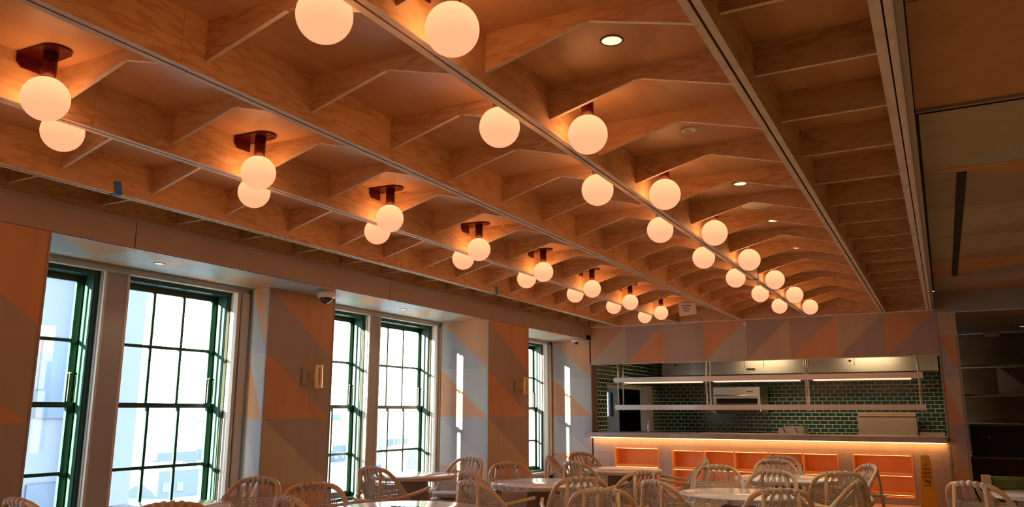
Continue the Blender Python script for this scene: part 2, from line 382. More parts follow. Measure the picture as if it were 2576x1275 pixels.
# ------------------------------------------------------------------ coffered ceiling: beams and ribs
BX = [-6.74, -5.285, -3.835, -2.40, -.935]
BN = ['unlit plywood ceiling beam nearest the windows, with blue tape on it', 'plywood ceiling beam carrying the window-side row of globe lights', 'unlit plywood ceiling beam midway between the two rows of globe lights', 'plywood ceiling beam carrying the central row of globe lights', 'plywood ceiling beam at the left of the straight-ribbed bay']
JO = [6.494, 6.905, 2.916+3.55, 6.2, 6.3]
for bi, bx in enumerate(BX):
    t = thing('ceiling_beam', BN[bi], 'beam', (bx, 6.0, 2.0))
    j = JO[bi]-3.55*3; segs = []
    while j < D:
        segs.append((max(j, YB), min(j+3.55, D-.04))); j += 3.55
    for (a, e) in segs:
        if e-a < .05: continue
        m = MB()
        m.box(bx-.052, bx-.008, a+.001, e-.001, 2.0, ZC, 'ply_beam', bottom='ply_edge'); m.box(bx+.008, bx+.052, a+.001, e-.001, 2.0, ZC, 'ply_beam', bottom='ply_edge')
        m.box(bx-.012, bx+.012, a, e, 2.02, ZC, 'dark_gap')
        m.build('board', t)
t = thing('ceiling_beam', 'triple-edged plywood beam with grey strip bordering the darker right-hand ceiling', 'beam', (-.08, 6, 2.0))
m = MB(); m.box(-.155, -.098, YB, D-.03, 2.0, ZC, 'ply_beam', bottom='ply_edge'); m.build('board', t)
m = MB(); m.box(-.088, -.058, YB, D-.03, 2.0, ZC, 'ply_beam', bottom='ply_edge'); m.build('board', t)
m = MB(); m.box(-.058, -.044, YB, D-.03, 1.992, ZC, 'trim_cream'); m.box(-.1, -.08, YB, D-.03, 2.02, ZC, 'dark_gap'); m.build('bead', t)
m = MB(); m.box(-.044, .002, YB, D-.03, 2.01, 2.42, 'steel_grey'); m.build('edge_strip', t)

Y0, PITCH = 3.10, .935
BAYN = ['in shallow bay beside the window fascia', 'in bay left of the window-side lamp beam', 'in bay right of the window-side lamp beam', 'in bay left of the central lamp beam', 'in bay right of the central lamp beam', 'in the straight-ribbed bay at the right']
BAYX = [(-7.47, BX[0]-.052), (BX[0]+.052, BX[1]-.052), (BX[1]+.052, BX[2]-.052), (BX[2]+.052, BX[3]-.052), (BX[3]+.052, BX[4]-.052), (BX[4]+.052, -.155)]
for bi, (xa, xb) in enumerate(BAYX):
    arched = 1 <= bi <= 4
    src = None
    for q in range(15, -3, -1):
        y = Y0+PITCH*q
        lab = ('plywood rib with peaked underside, ' if arched else 'straight plywood rib, ')+ORD[15-q]+' from kitchen wall, '+BAYN[bi]
        if arched: lab = 'peaked plywood rib, '+ORD[15-q]+' from kitchen wall, '+BAYN[bi]
        if src is None:
            h = .015; m = MB(local=True); xm = (xa+xb)/2
            if arched:
                poly = [(xa, 2.35), (xa, 2.085), (xm-.02, 2.262), (xm+.02, 2.262), (xb, 2.085), (xb, 2.35)]
            else:
                zb = 2.07 if bi == 0 else 2.12
                poly = [(xa, 2.35), (xa, zb), (xb, zb), (xb, 2.35)]
            poly = [((p[0]-xm)*S, (p[1]-2.35)*S) for p in poly]
            m.prism(poly, 'y', -h*S, h*S, 'ply_rib', bottom='ply_edge')
            src = m.build('ceiling_rib'); o = src
        else:
            o = src.copy(); C.objects.link(o)
        o.location = W((xa+xb)/2, y, 2.35)
        tag(o, lab, 'rib', 'plywood ceiling ribs '+BAYN[bi])

# ------------------------------------------------------------------ globe lights
GLOBE_W = 2.2
def make_globe():
    t = bpy.data.objects.new('globe_light', None); C.objects.link(t); t.empty_display_size = .1
    m = MB(local=True)      # local metres, x away from beam, z=0 at ceiling board
    ol = [(0, -.088), (0, .088)]+[(.20+.078*math.sin(a), .078*math.cos(a)) for a in [PI*i/16 for i in range(17)]]
    ol = [(x, y) for x, y in ol]
    m.prism(ol[::-1], 'z', -.014, 0, 'red_metal')
    p1 = m.build('mount_plate', t)
    for x, y in ((.04, -.06), (.04, .06), (.255, .0), (.225, -.045), (.225, .045)):
        h = MB(local=True); h.lathe([(.007, -.016), (.007, -.013)], 'dark_red_hole', (x, y, 0), 10); h.build('screw', p1)
    m = MB(local=True); m.prism([(-.088, -.014), (.05, -.014), (.05, -.085), (-.06, -.085), (-.088, -.06)], 'x', 0, .012, 'red_metal'); m.build('side_plate', t)
    m = MB(local=True); m.lathe([(.037, -.165), (.037, -.015)], 'red_metal', (.160, 0, 0), 28); m.build('stem', t)
    m = MB(local=True); m.sphere((.160, 0, -.272), .1175, 'globe_glow', 48, 32); m.build('globe', t)
    l = bpy.data.lights.new('globe_lamp', 'POINT'); l.energy = GLOBE_W; l.color = (1.0, .455, .17); l.shadow_soft_size = .1215; l.use_soft_falloff = False
    lo = bpy.data.objects.new('globe_lamp', l); C.objects.link(lo); lo.parent = t; lo.location = (.160, 0, -.272)
    return t
proto = make_globe(); first = True
SIDE = {('w', 1): 'right of window-side lamp beam', ('w', -1): 'left of window-side lamp beam', ('c', 1): 'right of central lamp beam', ('c', -1): 'left of central lamp beam'}
for row, bx in (('w', BX[1]), ('c', BX[3])):
    for side in (1, -1):
        for q in range(-4, 8):  # globes before the first visible pair are unseen, added for room light
            rib = Y0+PITCH*2*q
            dy = -.22 if (row, side) in (('w', 1), ('c', -1)) else .22
            o = proto if first else copy_tree(proto); first = False
            o.location = W(bx+side*.052, rib+dy, ZC); o.rotation_euler = (0, 0, 0 if side == 1 else PI)
            tag(o, 'frosted globe light on red bracket, '+(ORD[q]+' from camera, ' if q >= 0 else ORD[-q-1]+' added fill behind camera, ')+SIDE[(row, side)], 'ceiling light', 'globe lights on red brackets')

# ceiling downlights, sprinkler plate, speaker discs
def ring_at(name, x, y, z, r, lab, cat, glow):
    t = thing(name, lab, cat, (x, y, z))
    m = MB(local=True); m.lathe([(r, -.001), (r, -.006), (r*.88, -.006), (r*.86, .012), (r*.80, .03)], 'steel_dark' if glow else 'white_plastic', n=32); m.v = [(p[0], p[1], p[2]) for p in m.v]
    m.f = m.f[:-2]; m.mi = m.mi[:-2]; m.smooth = m.smooth[:-2]
    m.build('trim_ring', t)
    m = MB(local=True); m.lathe([(r*.87, -.003), (0, -.0031)], 'downlight_glow' if glow == 2 else 'white_plastic', n=32); m.build('lens', t)
    return t
def downlight(x, y, z, r, lab, pw=1.0):
    t = thing('downlight', lab, 'ceiling light', (x, y, z))
    m = MB(local=True); m.lathe([(r, 0), (r, -.005), (r*.86, -.005), (r*.86, 0)], 'cabinet_wood', n=32); m.f = m.f[:-2]; m.mi = m.mi[:-2]; m.smooth = m.smooth[:-2]; m.build('trim_ring', t)
    m = MB(local=True); m.lathe([(r*.86, -.003), (0, -.0035)], 'downlight_glow', n=32); m.build('lens', t)
    l = bpy.data.lights.new('downlight_beam', 'SPOT'); l.energy = POW*pw; l.color = (1, .90, .56); l.spot_size = math.radians(110); l.spot_blend = .6; l.shadow_soft_size = .04
    lo = bpy.data.objects.new('downlight_beam', l); C.objects.link(lo); lo.parent = t; lo.location = (0, 0, -.012)
POW = 54
for i, y in enumerate((.75, 2.62, 4.49, 8.21, 10.08, 11.97)):  # the two nearest are out of view, added for more room light
    downlight(-1.68, y, ZC, .06, ORD[i]+' recessed round downlight counting from the camera, between ribs right of the central lamp beam')
downlight(-7.97, 6.1, 1.69, .05, 'small round downlight in the grey soffit above the nearest windows', .1)
downlight(-7.95, 10.92, 1.69, .05, 'small round downlight in the grey soffit above the middle windows', .1)
downlight(1.75, 21.6, 1.93, .05, 'tiny warm downlight in the dark alcove ceiling at far right', .015)
t = thing('sprinkler_cover', 'round white sprinkler plate with a centre nozzle, between ribs right of central lamps', 'sprinkler', (-1.70, 6.36, ZC))
m = MB(local=True); m.lathe([(.058, 0), (.056, -.006), (.03, -.008), (.028, -.003), (0, -.003)], 'white_plastic', n=32); m.build('plate', t)
m = MB(local=True); m.lathe([(0, -.02), (.006, -.018), (.004, -.004), (.004, 0)], 'brass', n=12); m.build('nozzle', t)
for (x, y), lab in (((-1.70, 9.2), 'large flat white speaker disc in ceiling right of the central lamp beam'), ((-3.25, 15.4), 'flat white speaker disc in ceiling left of the central lamps, near the kitchen')):
    m = MB(local=True); m.lathe([(0, -.008), (.13, -.008), (.138, -.004), (.138, 0)], 'white_plastic', n=40)
    o = m.build('ceiling_speaker'); o.location = W(x, y, ZC); tag(o, lab, 'speaker')

# tape and notice
def tape(x, y, z0, lab):
    m = MB(); m.prism([(y-.03, z0), (y+.045, z0-.004), (y+.02, z0+.125), (y-.055, z0+.115)], 'x', x+.0545, x+.057, 'blue_tape'); m.box(x-.03, x+.057, y-.035, y+.035, z0-.005, z0-.002, 'blue_tape')
    o = m.build('blue_tape'); tag(o, lab, 'tape')
tape(BX[0], 4.60, 1.998, 'strip of blue masking tape on the near end of the window-side unlit beam')
tape(BX[0], 11.9, 1.998, 'tiny strip of blue tape far along the beam nearest the windows')
tape(BX[3], 12.42, 1.998, 'tiny strip of blue tape on the central beam between the far globes')
t = thing('paper_notice', 'white paper notice taped under a rib, left of the far central globes', 'notice', (-4.25, 15.22, 1.83))
m = MB(); m.prism([(-4.455, 2.09), (-4.43, 1.825), (-4.09, 1.855), (-4.10, 2.085)], 'y', 15.24, 15.243, 'paper'); m.build('sheet', t)
m = MB()
for i in range(3): m.box(-4.38+.02*i, -4.2-.02*i, 15.237, 15.2395, 2.02-.05*i, 2.035-.05*i, 'ink')
m.build('printed_lines', t)

# ------------------------------------------------------------------ windows
def window(n, y0, y1, lab):
    t = thing('window_%d' % n, lab, 'window', (-8.8, (y0+y1)/2, zs)); t['kind'] = 'structure'
    G = 'green_paint'
    m = MB()
    m.box(-8.92, -8.66, y0, y0+.05, zs, zh, G); m.box(-8.92, -8.66, y1-.05, y1, zs, zh, G)
    m.box(-8.92, -8.66, y0+.05, y1-.05, zh-.05, zh, G); m.box(-8.92, -8.62, y0+.05, y1-.05, zs, zs+.04, G)
    m.box(-8.70, -8.67, y0+.05, y0+.065, zs, zh, G); m.box(-8.70, -8.67, y1-.065, y1-.05, zs, zh, G)
    m.build('frame', t)
    nc = max(2, round((y1-y0-.28)/.435))
    def sash(nm, xa, xb, z0, z1, zt, st=.09):
        a, e = y0+.05, y1-.05
        m = MB()
        bt = .06 if nm == 'upper_sash' else .085; tp = .075 if nm == 'upper_sash' else .06
        m.box(xa, xb, a, a+st, z0, z1, G); m.box(xa, xb, e-st, e, z0, z1, G)
        m.box(xa, xb, a+st, e-st, z0, z0+bt, G); m.box(xa, xb, a+st, e-st, z1-tp, z1, G)
        w = (e-st-a-st)/nc
        for i in range(1, nc): m.box(xa+.006, xb-.004, a+st+w*i-.019, a+st+w*i+.019, z0+bt, z1-tp, G)
        zm = zt
        for i in range(nc):
            ya = a+st+w*i+(.016 if i else 0); ye = a+st+w*(i+1)-(.016 if i < nc-1 else 0)
            m.box(xa+.006, xb-.004, ya, ye, zm-.019, zm+.019, G)
        s_ = m.build(nm, t)
        m = MB(); m.box((xa+xb)/2-.004, (xa+xb)/2+.004, a+st-.01, e-st+.01, z0+bt-.01, z1-tp+.01, 'window_glass'); m.build('pane', s_)
        return s_
    sash('upper_sash', -8.905, -8.865, .03, zh-.05, .795)
    ls = sash('lower_sash', -8.855, -8.81, zs+.04, .09, -.70)
    m = MB(); m.box(-8.785, -8.75, (y0+y1)/2-.05, (y0+y1)/2+.05, .092, .11, 'steel_dark'); m.build('sash_lock', ls)
    m = MB(); m.box(-8.858, -8.842, y1-.125, y1-.112, .10, .40, 'black_void'); m.sphere((-8.85, y1-.12, .42), .016, 'steel', 12, 8); m.build('sash_stay', t)
names = ['behind the viewer']*4+[ 'leftmost green sash window, half hidden behind the dark wood pier', 'wide green sash window right of the nearest grey-brown column', 'green sash window just right of the lit brass sconce pier', 'green sash window right of the middle bay column', 'hidden', 'narrow slice of green sash window nearest the kitchen']
n = 1
for bi, (a0, a1, c0, c1) in enumerate(BAYS):
    for (u0, u1) in ((a0, a1), (c0, c1)):
        lab = names[n-1]
        if 'behind the viewer' in lab: lab = 'green sash window beside the viewer, outside the picture, '+ORD[n-1]+' from the back'
        if lab == 'hidden': lab = 'green sash window hidden behind the far pier'
        window(n, u0, u1, lab); n += 1

# ------------------------------------------------------------------ outside
b = MB(); b.box(-900, -9.2, -600, 900, -13, -12.6, 'water'); tag(b.build('river'), 'bright pale river beyond the windows', 'water', kind='stuff')
b = MB()
for i in range(14): b.box(-760-20*(i % 3), -700, -200+80*i, -130+80*i, -12.59, -5-3*(i*7 % 4), 'far_land')
tag(b.build('far_shore'), 'pale low shoreline across the river', 'shore', kind='stuff')
t = thing('neighbour_building', 'pale blue stone building wing outside the left windows', 'building', (-20, 10, -13))
b = MB(); b.box(-32, -20, -16, 15.0, -12.59, 26, 'facade_stone'); b.build('wall', t)
for i in range(5):
    for j in range(9): b = MB(); b.box(-20.02, -19.93, 13.2-2.6*i-1.1, 13.2-2.6*i, -11+3.6*j, -9+3.6*j, 'quay_blue'); b.build('window', t)
for i in range(10): b = MB(); b.box(-20.01, -19.7, -10.4+2.6*i, -10.1+2.6*i, -12.6, 26, 'facade_stone'); b.build('pilaster', t)
b = MB(); b.box(-260, -60, 40, 230, -12.59, -12, 'quay_blue'); tag(b.build('quay'), 'blue-grey quay and yard at the foot of the building', 'quay')
random.seed(3)
for i in range(26):
    m = MB(local=True); hx = 1.5+2*random.random(); hy = 1.5+2.6*random.random(); hz = 1+3*random.random()
    m.prism([(-hx, 0), (hx, 0), (hx, hz), (0, hz+.8), (-hx, hz)], 'y', -hy, hy, ['roof_white', 'quay_blue', 'clay_red', 'far_land'][i % 4])
    for q in range(int(hy)): m.box(hx, hx+.05, -hy+.6+q*1.9, -hy+1.5+q*1.9, .6, 1.6, 'roof_white')
    o = m.build('dock_shed'); o.location = W(-100-32*(i % 3)-6*random.random(), 58+i*7.5, -12)
    tag(o, 'small hazy dock shed on the quay seen through the windows', 'shed', 'hazy sheds on the quay')

# ------------------------------------------------------------------ wall sconces
def sconce(y, xf, lab):
    t = thing('wall_sconce', lab, 'wall light', (xf, y, .31))
    x = xf+.005
    m = MB(); m.box(x, x+.03, y-.20, y-.10, .36, .60, 'trim_greybrown'); m.build('back_plate', t)
    m = MB()
    n = 14; R_ = .07
    def arc(a, r): return (x+.13+r*math.sin(a), y+.0-r*math.cos(a))
    for half in (0, 1):
        a0, a1 = ((-PI*.02, PI*.28), (PI*.37, PI*.86))[half]
        for i in range(n):
            u, v = a0+(a1-a0)*i/n, a0+(a1-a0)*(i+1)/n
            for r in (R_, R_-.008):
                p, q = arc(u, r), arc(v, r); m.face([(p[0], p[1], .325), (q[0], q[1], .325), (q[0], q[1], .655), (p[0], p[1], .655)], 'brass', True)
    a0, a1 = PI*.27, PI*.38
    for (z0, z1) in ((.325, .37), (.61, .655)):
        for i in range(4):
            u, v = a0+(a1-a0)*i/4, a0+(a1-a0)*(i+1)/4; p, q = arc(u, R_), arc(v, R_)
            m.face([(p[0], p[1], z0), (q[0], q[1], z0), (q[0], q[1], z1), (p[0], p[1], z1)], 'brass', True)
    m.box(x, x+.135, y-.09, y-.075, .44, .54, 'brass'); m.build('shade', t)
    m = MB(); m.tube([(x+.02, y+.07, .325), (x+.02, y+.16, .325), (x+.02, y+.175, .34), (x+.02, y+.175, .64), (x+.02, y+.16, .655), (x+.02, y+.07, .655)], .008, 'brass', 6); m.build('bracket', t)
    m = MB(); m.tube([(x+.05, y-.01, .32), (x+.05, y-.01, .13)], .002, 'brass', 5); m.sphere((x+.05, y-.01, .118), .012, 'brass', 10, 8); m.build('pull_chain', t)
sconce(8.97, -8.165, 'bright brass wall sconce on the recessed pier by the domed camera')
sconce(14.18, -7.45, 'dull brass wall sconce on the far pier nearer the kitchen')
# dome cameras
def dome(x, y, z, lab, s=1.0):
    t = thing('security_camera', lab, 'camera', (x, y, z))
    m = MB(local=True); m.lathe([(.075*s, 0), (.078*s, -.045*s), (.07*s, -.058*s), (.055*s, -.06*s)], 'white_plastic', n=32); m.build('housing', t)
    m = MB(local=True); m.sphere((0, 0, -.058*s), .052*s, 'smoked_dome', 28, 12, -1, 0); m.build('dome', t)
dome(-7.70, 8.70, 1.69, 'white dome security camera below the fascia beside the brass sconce', 1.35)
dome(-7.62, 17.45, 1.69, 'small white dome camera in the far window corner by the kitchen', 1.0)

# ------------------------------------------------------------------ right-hand ceiling, end beam, alcove
b = MB()
b.box(0, XR+.2, YB, 6.93, 2.41, 2.5, 'dark_gap'); b.box(0, XR+.2, 6.93, D, 2.38, 2.5, 'dark_gap')
rows = [-4.5, -.74, 1.13, 3.0, 4.95, 6.9]
rw = [('stain_tan', 'stain_plum'), ('stain_plum', 'stain_tan'), ('stain_orange', 'stain_tan'), ('stain_tan', 'stain_plum'), ('stain_orange', 'stain_orange')]
def cell(ya, ye, z, c1_, c2_, x0=.012, w=2.8):
    for i in range(2):
        xa, xb = x0+i*w, x0+(i+1)*w
        b.face([(xa, ya, z), (xa, ye, z), (xb, ya, z)], c1_); b.face([(xb, ya, z), (xa, ye, z), (xb, ye, z)], c2_)
cell(YB, -4.5, 2.40, 'stain_tan', 'stain_orange')
for i in range(5): cell(rows[i]+.004, rows[i+1]-.004, 2.40, *rw[i])
rows = [6.95, 8.70, 10.50, 12.35, 14.18, 16.05, D]
rw = [('stain_tan', 'stain_pale'), ('stain_orange', 'stain_tan'), ('stain_tan', 'stain_brown'), ('stain_tan', 'stain_brown'), ('stain_orange', 'stain_plum'), ('stain_tan', 'stain_orange')]
for i in range(6):
    ya, ye = rows[i]+.004, rows[i+1]-.004
    x0, x1 = (.03, 2.8)
    c_ = rw[i]
    if i == 1:
        b.face([(x0, ya, 2.37), (x0, ye, 2.37), (x1, ye, 2.37)], 'stain_brown'); b.face([(x0, ya, 2.37), (x1, ye, 2.37), (x1, ya, 2.37)], 'stain_orange')
    else:
        b.face([(x0, ya, 2.37), (x0, ye, 2.37), (x1, ya, 2.37)], c_[0]); b.face([(x1, ya, 2.37), (x0, ye, 2.37), (x1, ye, 2.37)], c_[1])
    b.face([(x1+.01, ya, 2.37), (x1+.01, ye, 2.37), (XR, ye, 2.37), (XR, ya, 2.37)], c_[1])
b.box(.012, XR, 6.90, 6.93, 2.375, 2.41, 'steel_grey')
b.box(.0, XR+.2, D+.3, 23.9, 1.935, 2.0, 'dark_gap')
for i, (ya, ye, c1_, c2_) in enumerate(((D+.31, 19.6, 'stain_orange', 'stain_brown'), (19.62, 21.4, 'stain_tan', 'stain_brown'), (21.42, 23.4, 'stain_brown', 'stain_tan'))):
    b.face([(0, ya, 1.93), (0, ye, 1.93), (XR, ya, 1.93)], c1_); b.face([(XR, ya, 1.93), (0, ye, 1.93), (XR, ye, 1.93)], c2_)
struct(b.build('ceiling_right') if False else b.build('ceiling'), 'darker right-hand ceiling of stained tan and orange panels', 'ceiling')
b = MB(); b.box(.06, XR, D-.0, D+.3, 1.93, 2.372, 'steel_grey'); b.box(-.05, .06, D-.02, D+.02, 1.93, 2.372, 'steel_grey'); b.box(0.0, XR, D-.015, D, 1.93, 1.95, 'trim_cream')
struct(b.build('trim_%d' % TRIM), 'grey beam face crossing the right-hand ceiling', 'beam'); TRIM += 1
m = MB(); m.box(.325, .415, 8.90, 15.94, 2.358, 2.369, 'black_void')
for i in range(4): m.box(.325, .415, 10.2+1.3*i, 10.212+1.3*i, 2.355, 2.3585, 'steel_dark')
tag(m.build('slot_diffuser'), 'long black slot vent in the right-hand ceiling', 'vent')
for i, (x, y) in enumerate(((2.6, 1.5), (2.6, 5.2), (3.6, 9.0), (4.4, 13.0))):  # unseen downlights added to lift the right-hand side
    downlight(x, y, 2.40 if y < 6 else 2.37, .055, 'added unseen fill downlight in the right-hand panelled ceiling, '+ORD[i]+' from the back', 1.5)
# pillar between kitchen and alcove
b = MB()
b.box(.0, .355, D+.004, 23.4, -1.8, 1.93, 'dark_gap', xp='stain_tan', xm='trim_greybrown')
rz = [1.48, .66, -.24, -1.14, -1.8]
for r, (ur, ll) in enumerate([('stain_orange', 'stain_grey'), ('stain_tan', 'stain_orange'), ('stain_plum', 'stain_brown'), ('stain_orange', 'stain_plum')]):
    b.face([(.035, D, rz[r]), (.32, D, rz[r+1]), (.32, D, rz[r])], ur); b.face([(.035, D, rz[r]), (.035, D, rz[r+1]), (.32, D, rz[r+1])], ll)
b.face([(.0, D, 1.48), (.355, D, 1.48), (.355, D, 1.93), (0, D, 1.93)], 'stain_tan')
b.box(0, .03, D-.012, D+.004, -1.8, 1.93, 'steel_grey'); b.box(.325, .36, D-.012, D+.004, -1.8, 1.48, 'steel_grey')
struct(b.build('wall_pillar') if False else b.build('wall_right'), 'narrow triangle-clad pillar at the right of the kitchen opening', 'wall')
b = MB(); b.box(.0, XR+.2, 23.75, 23.9, -1.8, 2.2, 'cabinet_wood')
struct(b.build('wall_far'), 'dark wall behind the alcove shelves', 'wall')
# alcove cabinet
t = thing('shelf_cabinet', 'dark wooden shelf cabinet in the alcove at far right', 'cabinet', (2, 23.4, -1.8))
b = MB(); b.box(.4, 4.6, 23.68, 23.74, -1.8, 1.93, 'cabinet_wood')
for i in range(5):
    for j in range(3):
        xa, xb = .42+.83*i, .42+.83*(i+1); za, zb = 1.9-.75*j, 1.9-.75*(j+1)
        b.face([(xa, 23.67, za), (xa, 23.67, zb), (xb, 23.67, zb)], ['cabinet_wood', 'stain_brown'][(i*j) % 2]); b.face([(xa, 23.67, za), (xb, 23.67, zb), (xb, 23.67, za)], 'cabinet_wood')
b.build('back_panel', t)
for z in (1.12, .404, -.306): m = MB(); m.box(.4, 4.6, 23.0, 23.67, z-.03, z+.02, 'stain_tan'); m.build('shelf', t)
m = MB(); m.box(.38, 4.6, 22.95, 23.67, -1.13, -1.08, 'stone_top'); m.build('worktop', t)
for i in range(4):
    xa = .42+1.04*i
    m = MB(); m.box(xa, xa+1.02, 22.98, 23.0, -1.45, -1.15, 'cabinet_wood'); d = m.build('drawer', t)
    m = MB(); m.tube([(xa+.3, 22.98, -1.25), (xa+.3, 22.94, -1.25), (xa+.7, 22.94, -1.25), (xa+.7, 22.98, -1.25)], .01, 'brass', 6); m.build('handle', d)
m = MB(); m.box(.42, 4.58, 23.0, 23.67, -1.8, -1.13, 'cabinet_wood'); m.build('body', t)
t = thing('under_counter_fridge', 'black glass-fronted appliance under the lowest dark shelf at far right', 'fridge', (1.6, 23.2, -1.08))
m = MB(); m.box(.5, 2.8, 23.05, 23.66, -1.079, -.345, 'black_plastic'); m.build('body', t)
for x in (.9, 1.75): m = MB(); m.sphere((x, 23.04, -.62), .025, 'steel', 10, 8); m.build('knob', t)
m = MB(local=True); m.lathe([(.0, -.1), (.13, -.1), (.145, -.085), (.145, 0)], 'white_plastic', n=32); o = m.build('smoke_detector'); o.location = W(1.18, 22.6, 1.93); tag(o, 'round white detector under the dark alcove ceiling at right', 'detector')

# ------------------------------------------------------------------ kitchen
b = MB()
b.box(-7.43, 0.0, 23.30, 23.45, -1.8, 1.56, 'green_tile')
struct(b.build('wall_far'), 'green brick-tiled back wall of the kitchen', 'wall')
b = MB()
b.box(-7.60, -7.43, D+.3, 18.9, -1.8, 1.56, 'green_tile_side'); b.box(-7.60, -7.43, 22.42, 23.3, -1.8, 1.56, 'green_tile_side'); b.box(-7.60, -7.43, 18.9, 22.42, .62, 1.56, 'green_tile_side')
struct(b.build('wall_left'), 'green-tiled left side wall of the kitchen with a dark doorway', 'wall')
b = MB(); b.box(-7.62, -7.41, 21.93, 22.42, -1.8, .70, 'trim_greybrown'); b.box(-7.62, -7.41, 18.9, 21.93, .58, .66, 'trim_greybrown')
struct(b.build('trim_%d' % TRIM), 'tan frame around the dark kitchen doorway', 'door frame'); TRIM += 1
b = MB(); b.box(-10.5, -10.4, 18.2, 23.4, -1.8, 1.5, 'black_void'); b.box(-10.5, -7.6, 18.2, 18.3, -1.8, 1.5, 'black_void'); b.box(-10.5, -7.6, 23.4, 23.5, -1.8, 1.5, 'black_void'); b.box(-10.5, -7.6, 18.3, 23.4, 1.4, 1.5, 'black_void'); b.box(-10.5, -7.6, 18.3, 23.4, -1.9, -1.8, 'black_void')  # unlit room beyond; its darkness is put into the black wall colour
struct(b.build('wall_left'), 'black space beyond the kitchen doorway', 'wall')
t = thing('door_1', 'olive-brown door leaf with dark glass inside the kitchen doorway', 'door', (-8.4, 22.0, -1.8)); t['kind'] = 'structure'
m = MB(); m.box(-8.42, -8.36, 20.3, 20.5, -1.8, .65, 'olive_door'); m.box(-8.42, -8.36, 21.75, 22.2, -1.8, .65, 'olive_door'); m.box(-8.42, -8.36, 20.5, 21.75, .52, .65, 'olive_door'); m.box(-8.42, -8.36, 20.5, 21.75, -1.8, -.15, 'olive_door'); m.build('leaf', t)
m = MB(); m.box(-8.40, -8.39, 20.5, 21.75, -.15, .52, 'smoked_dome'); m.build('pane', t)
# counter base with recesses
t = thing('counter_base', 'cream-tiled base of the kitchen pass counter', 'counter', (-3.7, D+.3, -1.8))
zt_ = -.603
b = MB()
def cbox(x0, x1, z0, z1): b.box(x0, x1, D, D+.60, z0, z1, 'cream_tile')
U = [(-6.91, -5.83, -1.69, -.817), (-5.53, -2.01, -1.69, -.845), (-1.75, -.645, -1.69, -.835)]
cbox(-7.43, -6.91, -1.8, zt_); cbox(-5.83, -5.53, -1.8, zt_); cbox(-2.01, -1.75, -1.8, zt_); cbox(-.645, -.003, -1.8, zt_)
for (x0, x1, z0, z1) in U: cbox(x0, x1, z1, zt_); cbox(x0, x1, -1.8, z0)
b.build('tiled_base', t)
m = MB(); m.box(-7.44, -.03, D-.12, D-.05, -.615, -.602, 'led_warm'); m.build('light_strip', t)
t = thing('kitchen_worktop', 'long grey-brown stone worktop of the kitchen pass', 'worktop', (-3.7, D, -.6))
m = MB(); m.box(-7.58, -.01, D-.20, D+.01, -.60, -.492, 'stone_top'); m.box(-7.43, -.01, D+.01, D+.85, -.60, -.492, 'stone_top'); m.build('slab', t, bevel=.004)
# shelf units
def unit(x0, x1, z0, z1, hs, vs, lab):
    t = thing('cubby_shelf', lab, 'shelf unit', ((x0+x1)/2, D, z0))
    w = 'cubby_wood'; e = .028; dp = .38
    m = MB()
    m.box(x0+.002, x0+e, D-.012, D+dp, z0+.002, z1-.002, w); m.box(x1-e, x1-.002, D-.012, D+dp, z0+.002, z1-.002, w)
    m.box(x0+e, x1-e, D-.012, D+dp, z1-e, z1-.002, w); m.box(x0+e, x1-e, D-.012, D+dp, z0+.002, z0+e, w); m.box(x0+e, x1-e, D+dp, D+dp+.02, z0+e, z1-e, w)
    m.build('body', t)
    for z in hs: m = MB(); m.box(x0+e, x1-e, D-.006, D+dp, z-.025, z+.025, w); m.build('shelf', t)
    lv = [z0+e]+[z for z in sorted(hs)]+[z1-e]
    for z in [z1-e]+[q_-.025 for q_ in hs]:
        m = MB(); m.box(x0+e+.01, x1-e-.01, D+.03, D+.045, z-.008, z-.001, 'cubby_led'); m.build('light_strip', t)
    for x in vs:
        for i in range(len(lv)-1):
            m = MB(); m.box(x-.016, x+.016, D-.004, D+dp, lv[i]+(.025 if i else 0), lv[i+1]-(.025 if i < len(lv)-2 else 0), w); m.build('divider', t)
unit(*U[0], [-1.235], [], 'orange wood cubby unit at the left end of the tiled counter')
unit(*U[1], [-1.258], [-4.80, -4.13, -3.41, -2.71], 'wide orange wood cubby unit with dividers in the middle of the counter')
unit(*U[2], [-1.232, -1.60], [], 'orange wood cubby unit at the right end beside the yellow sign')
t = thing('paper_box', 'small white printed box lying in the right middle cubby', 'box', (-2.88, D+.16, -1.233))
m = MB(); m.box(-3.04, -2.76, D+.08, D+.24, -1.2325, -1.09, 'paper'); m.build('carton', t)
m = MB(); m.box(-2.95, -2.85, D+.076, D+.0795, -1.15, -1.12, 'ink'); m.box(-2.98, -2.82, D+.076, D+.0795, -1.19, -1.175, 'ink'); m.build('print', t)
m = MB(); m.box(-3.22, -3.05, D+.06, D+.22, -1.2325, -1.19, 'blue_tape'); tag(m.build('blue_book'), 'flat blue item lying beside the white box in the cubby', 'book')
# bottle on the pass
t = thing('spray_bottle', 'clear bottle with pale cap standing on the kitchen worktop', 'bottle', (-6.09, D+.12, -.492))
m = MB(local=True); m.lathe([(.028, 0), (.031, .01), (.031, .13), (.022, .155), (.011, .175), (.011, .185)], 'steel', n=20); m.build('body', t)
m = MB(local=True); m.lathe([(.014, .186), (.014, .212), (.006, .226), (.004, .235)], 'white_plastic', n=16); m.build('cap', t)
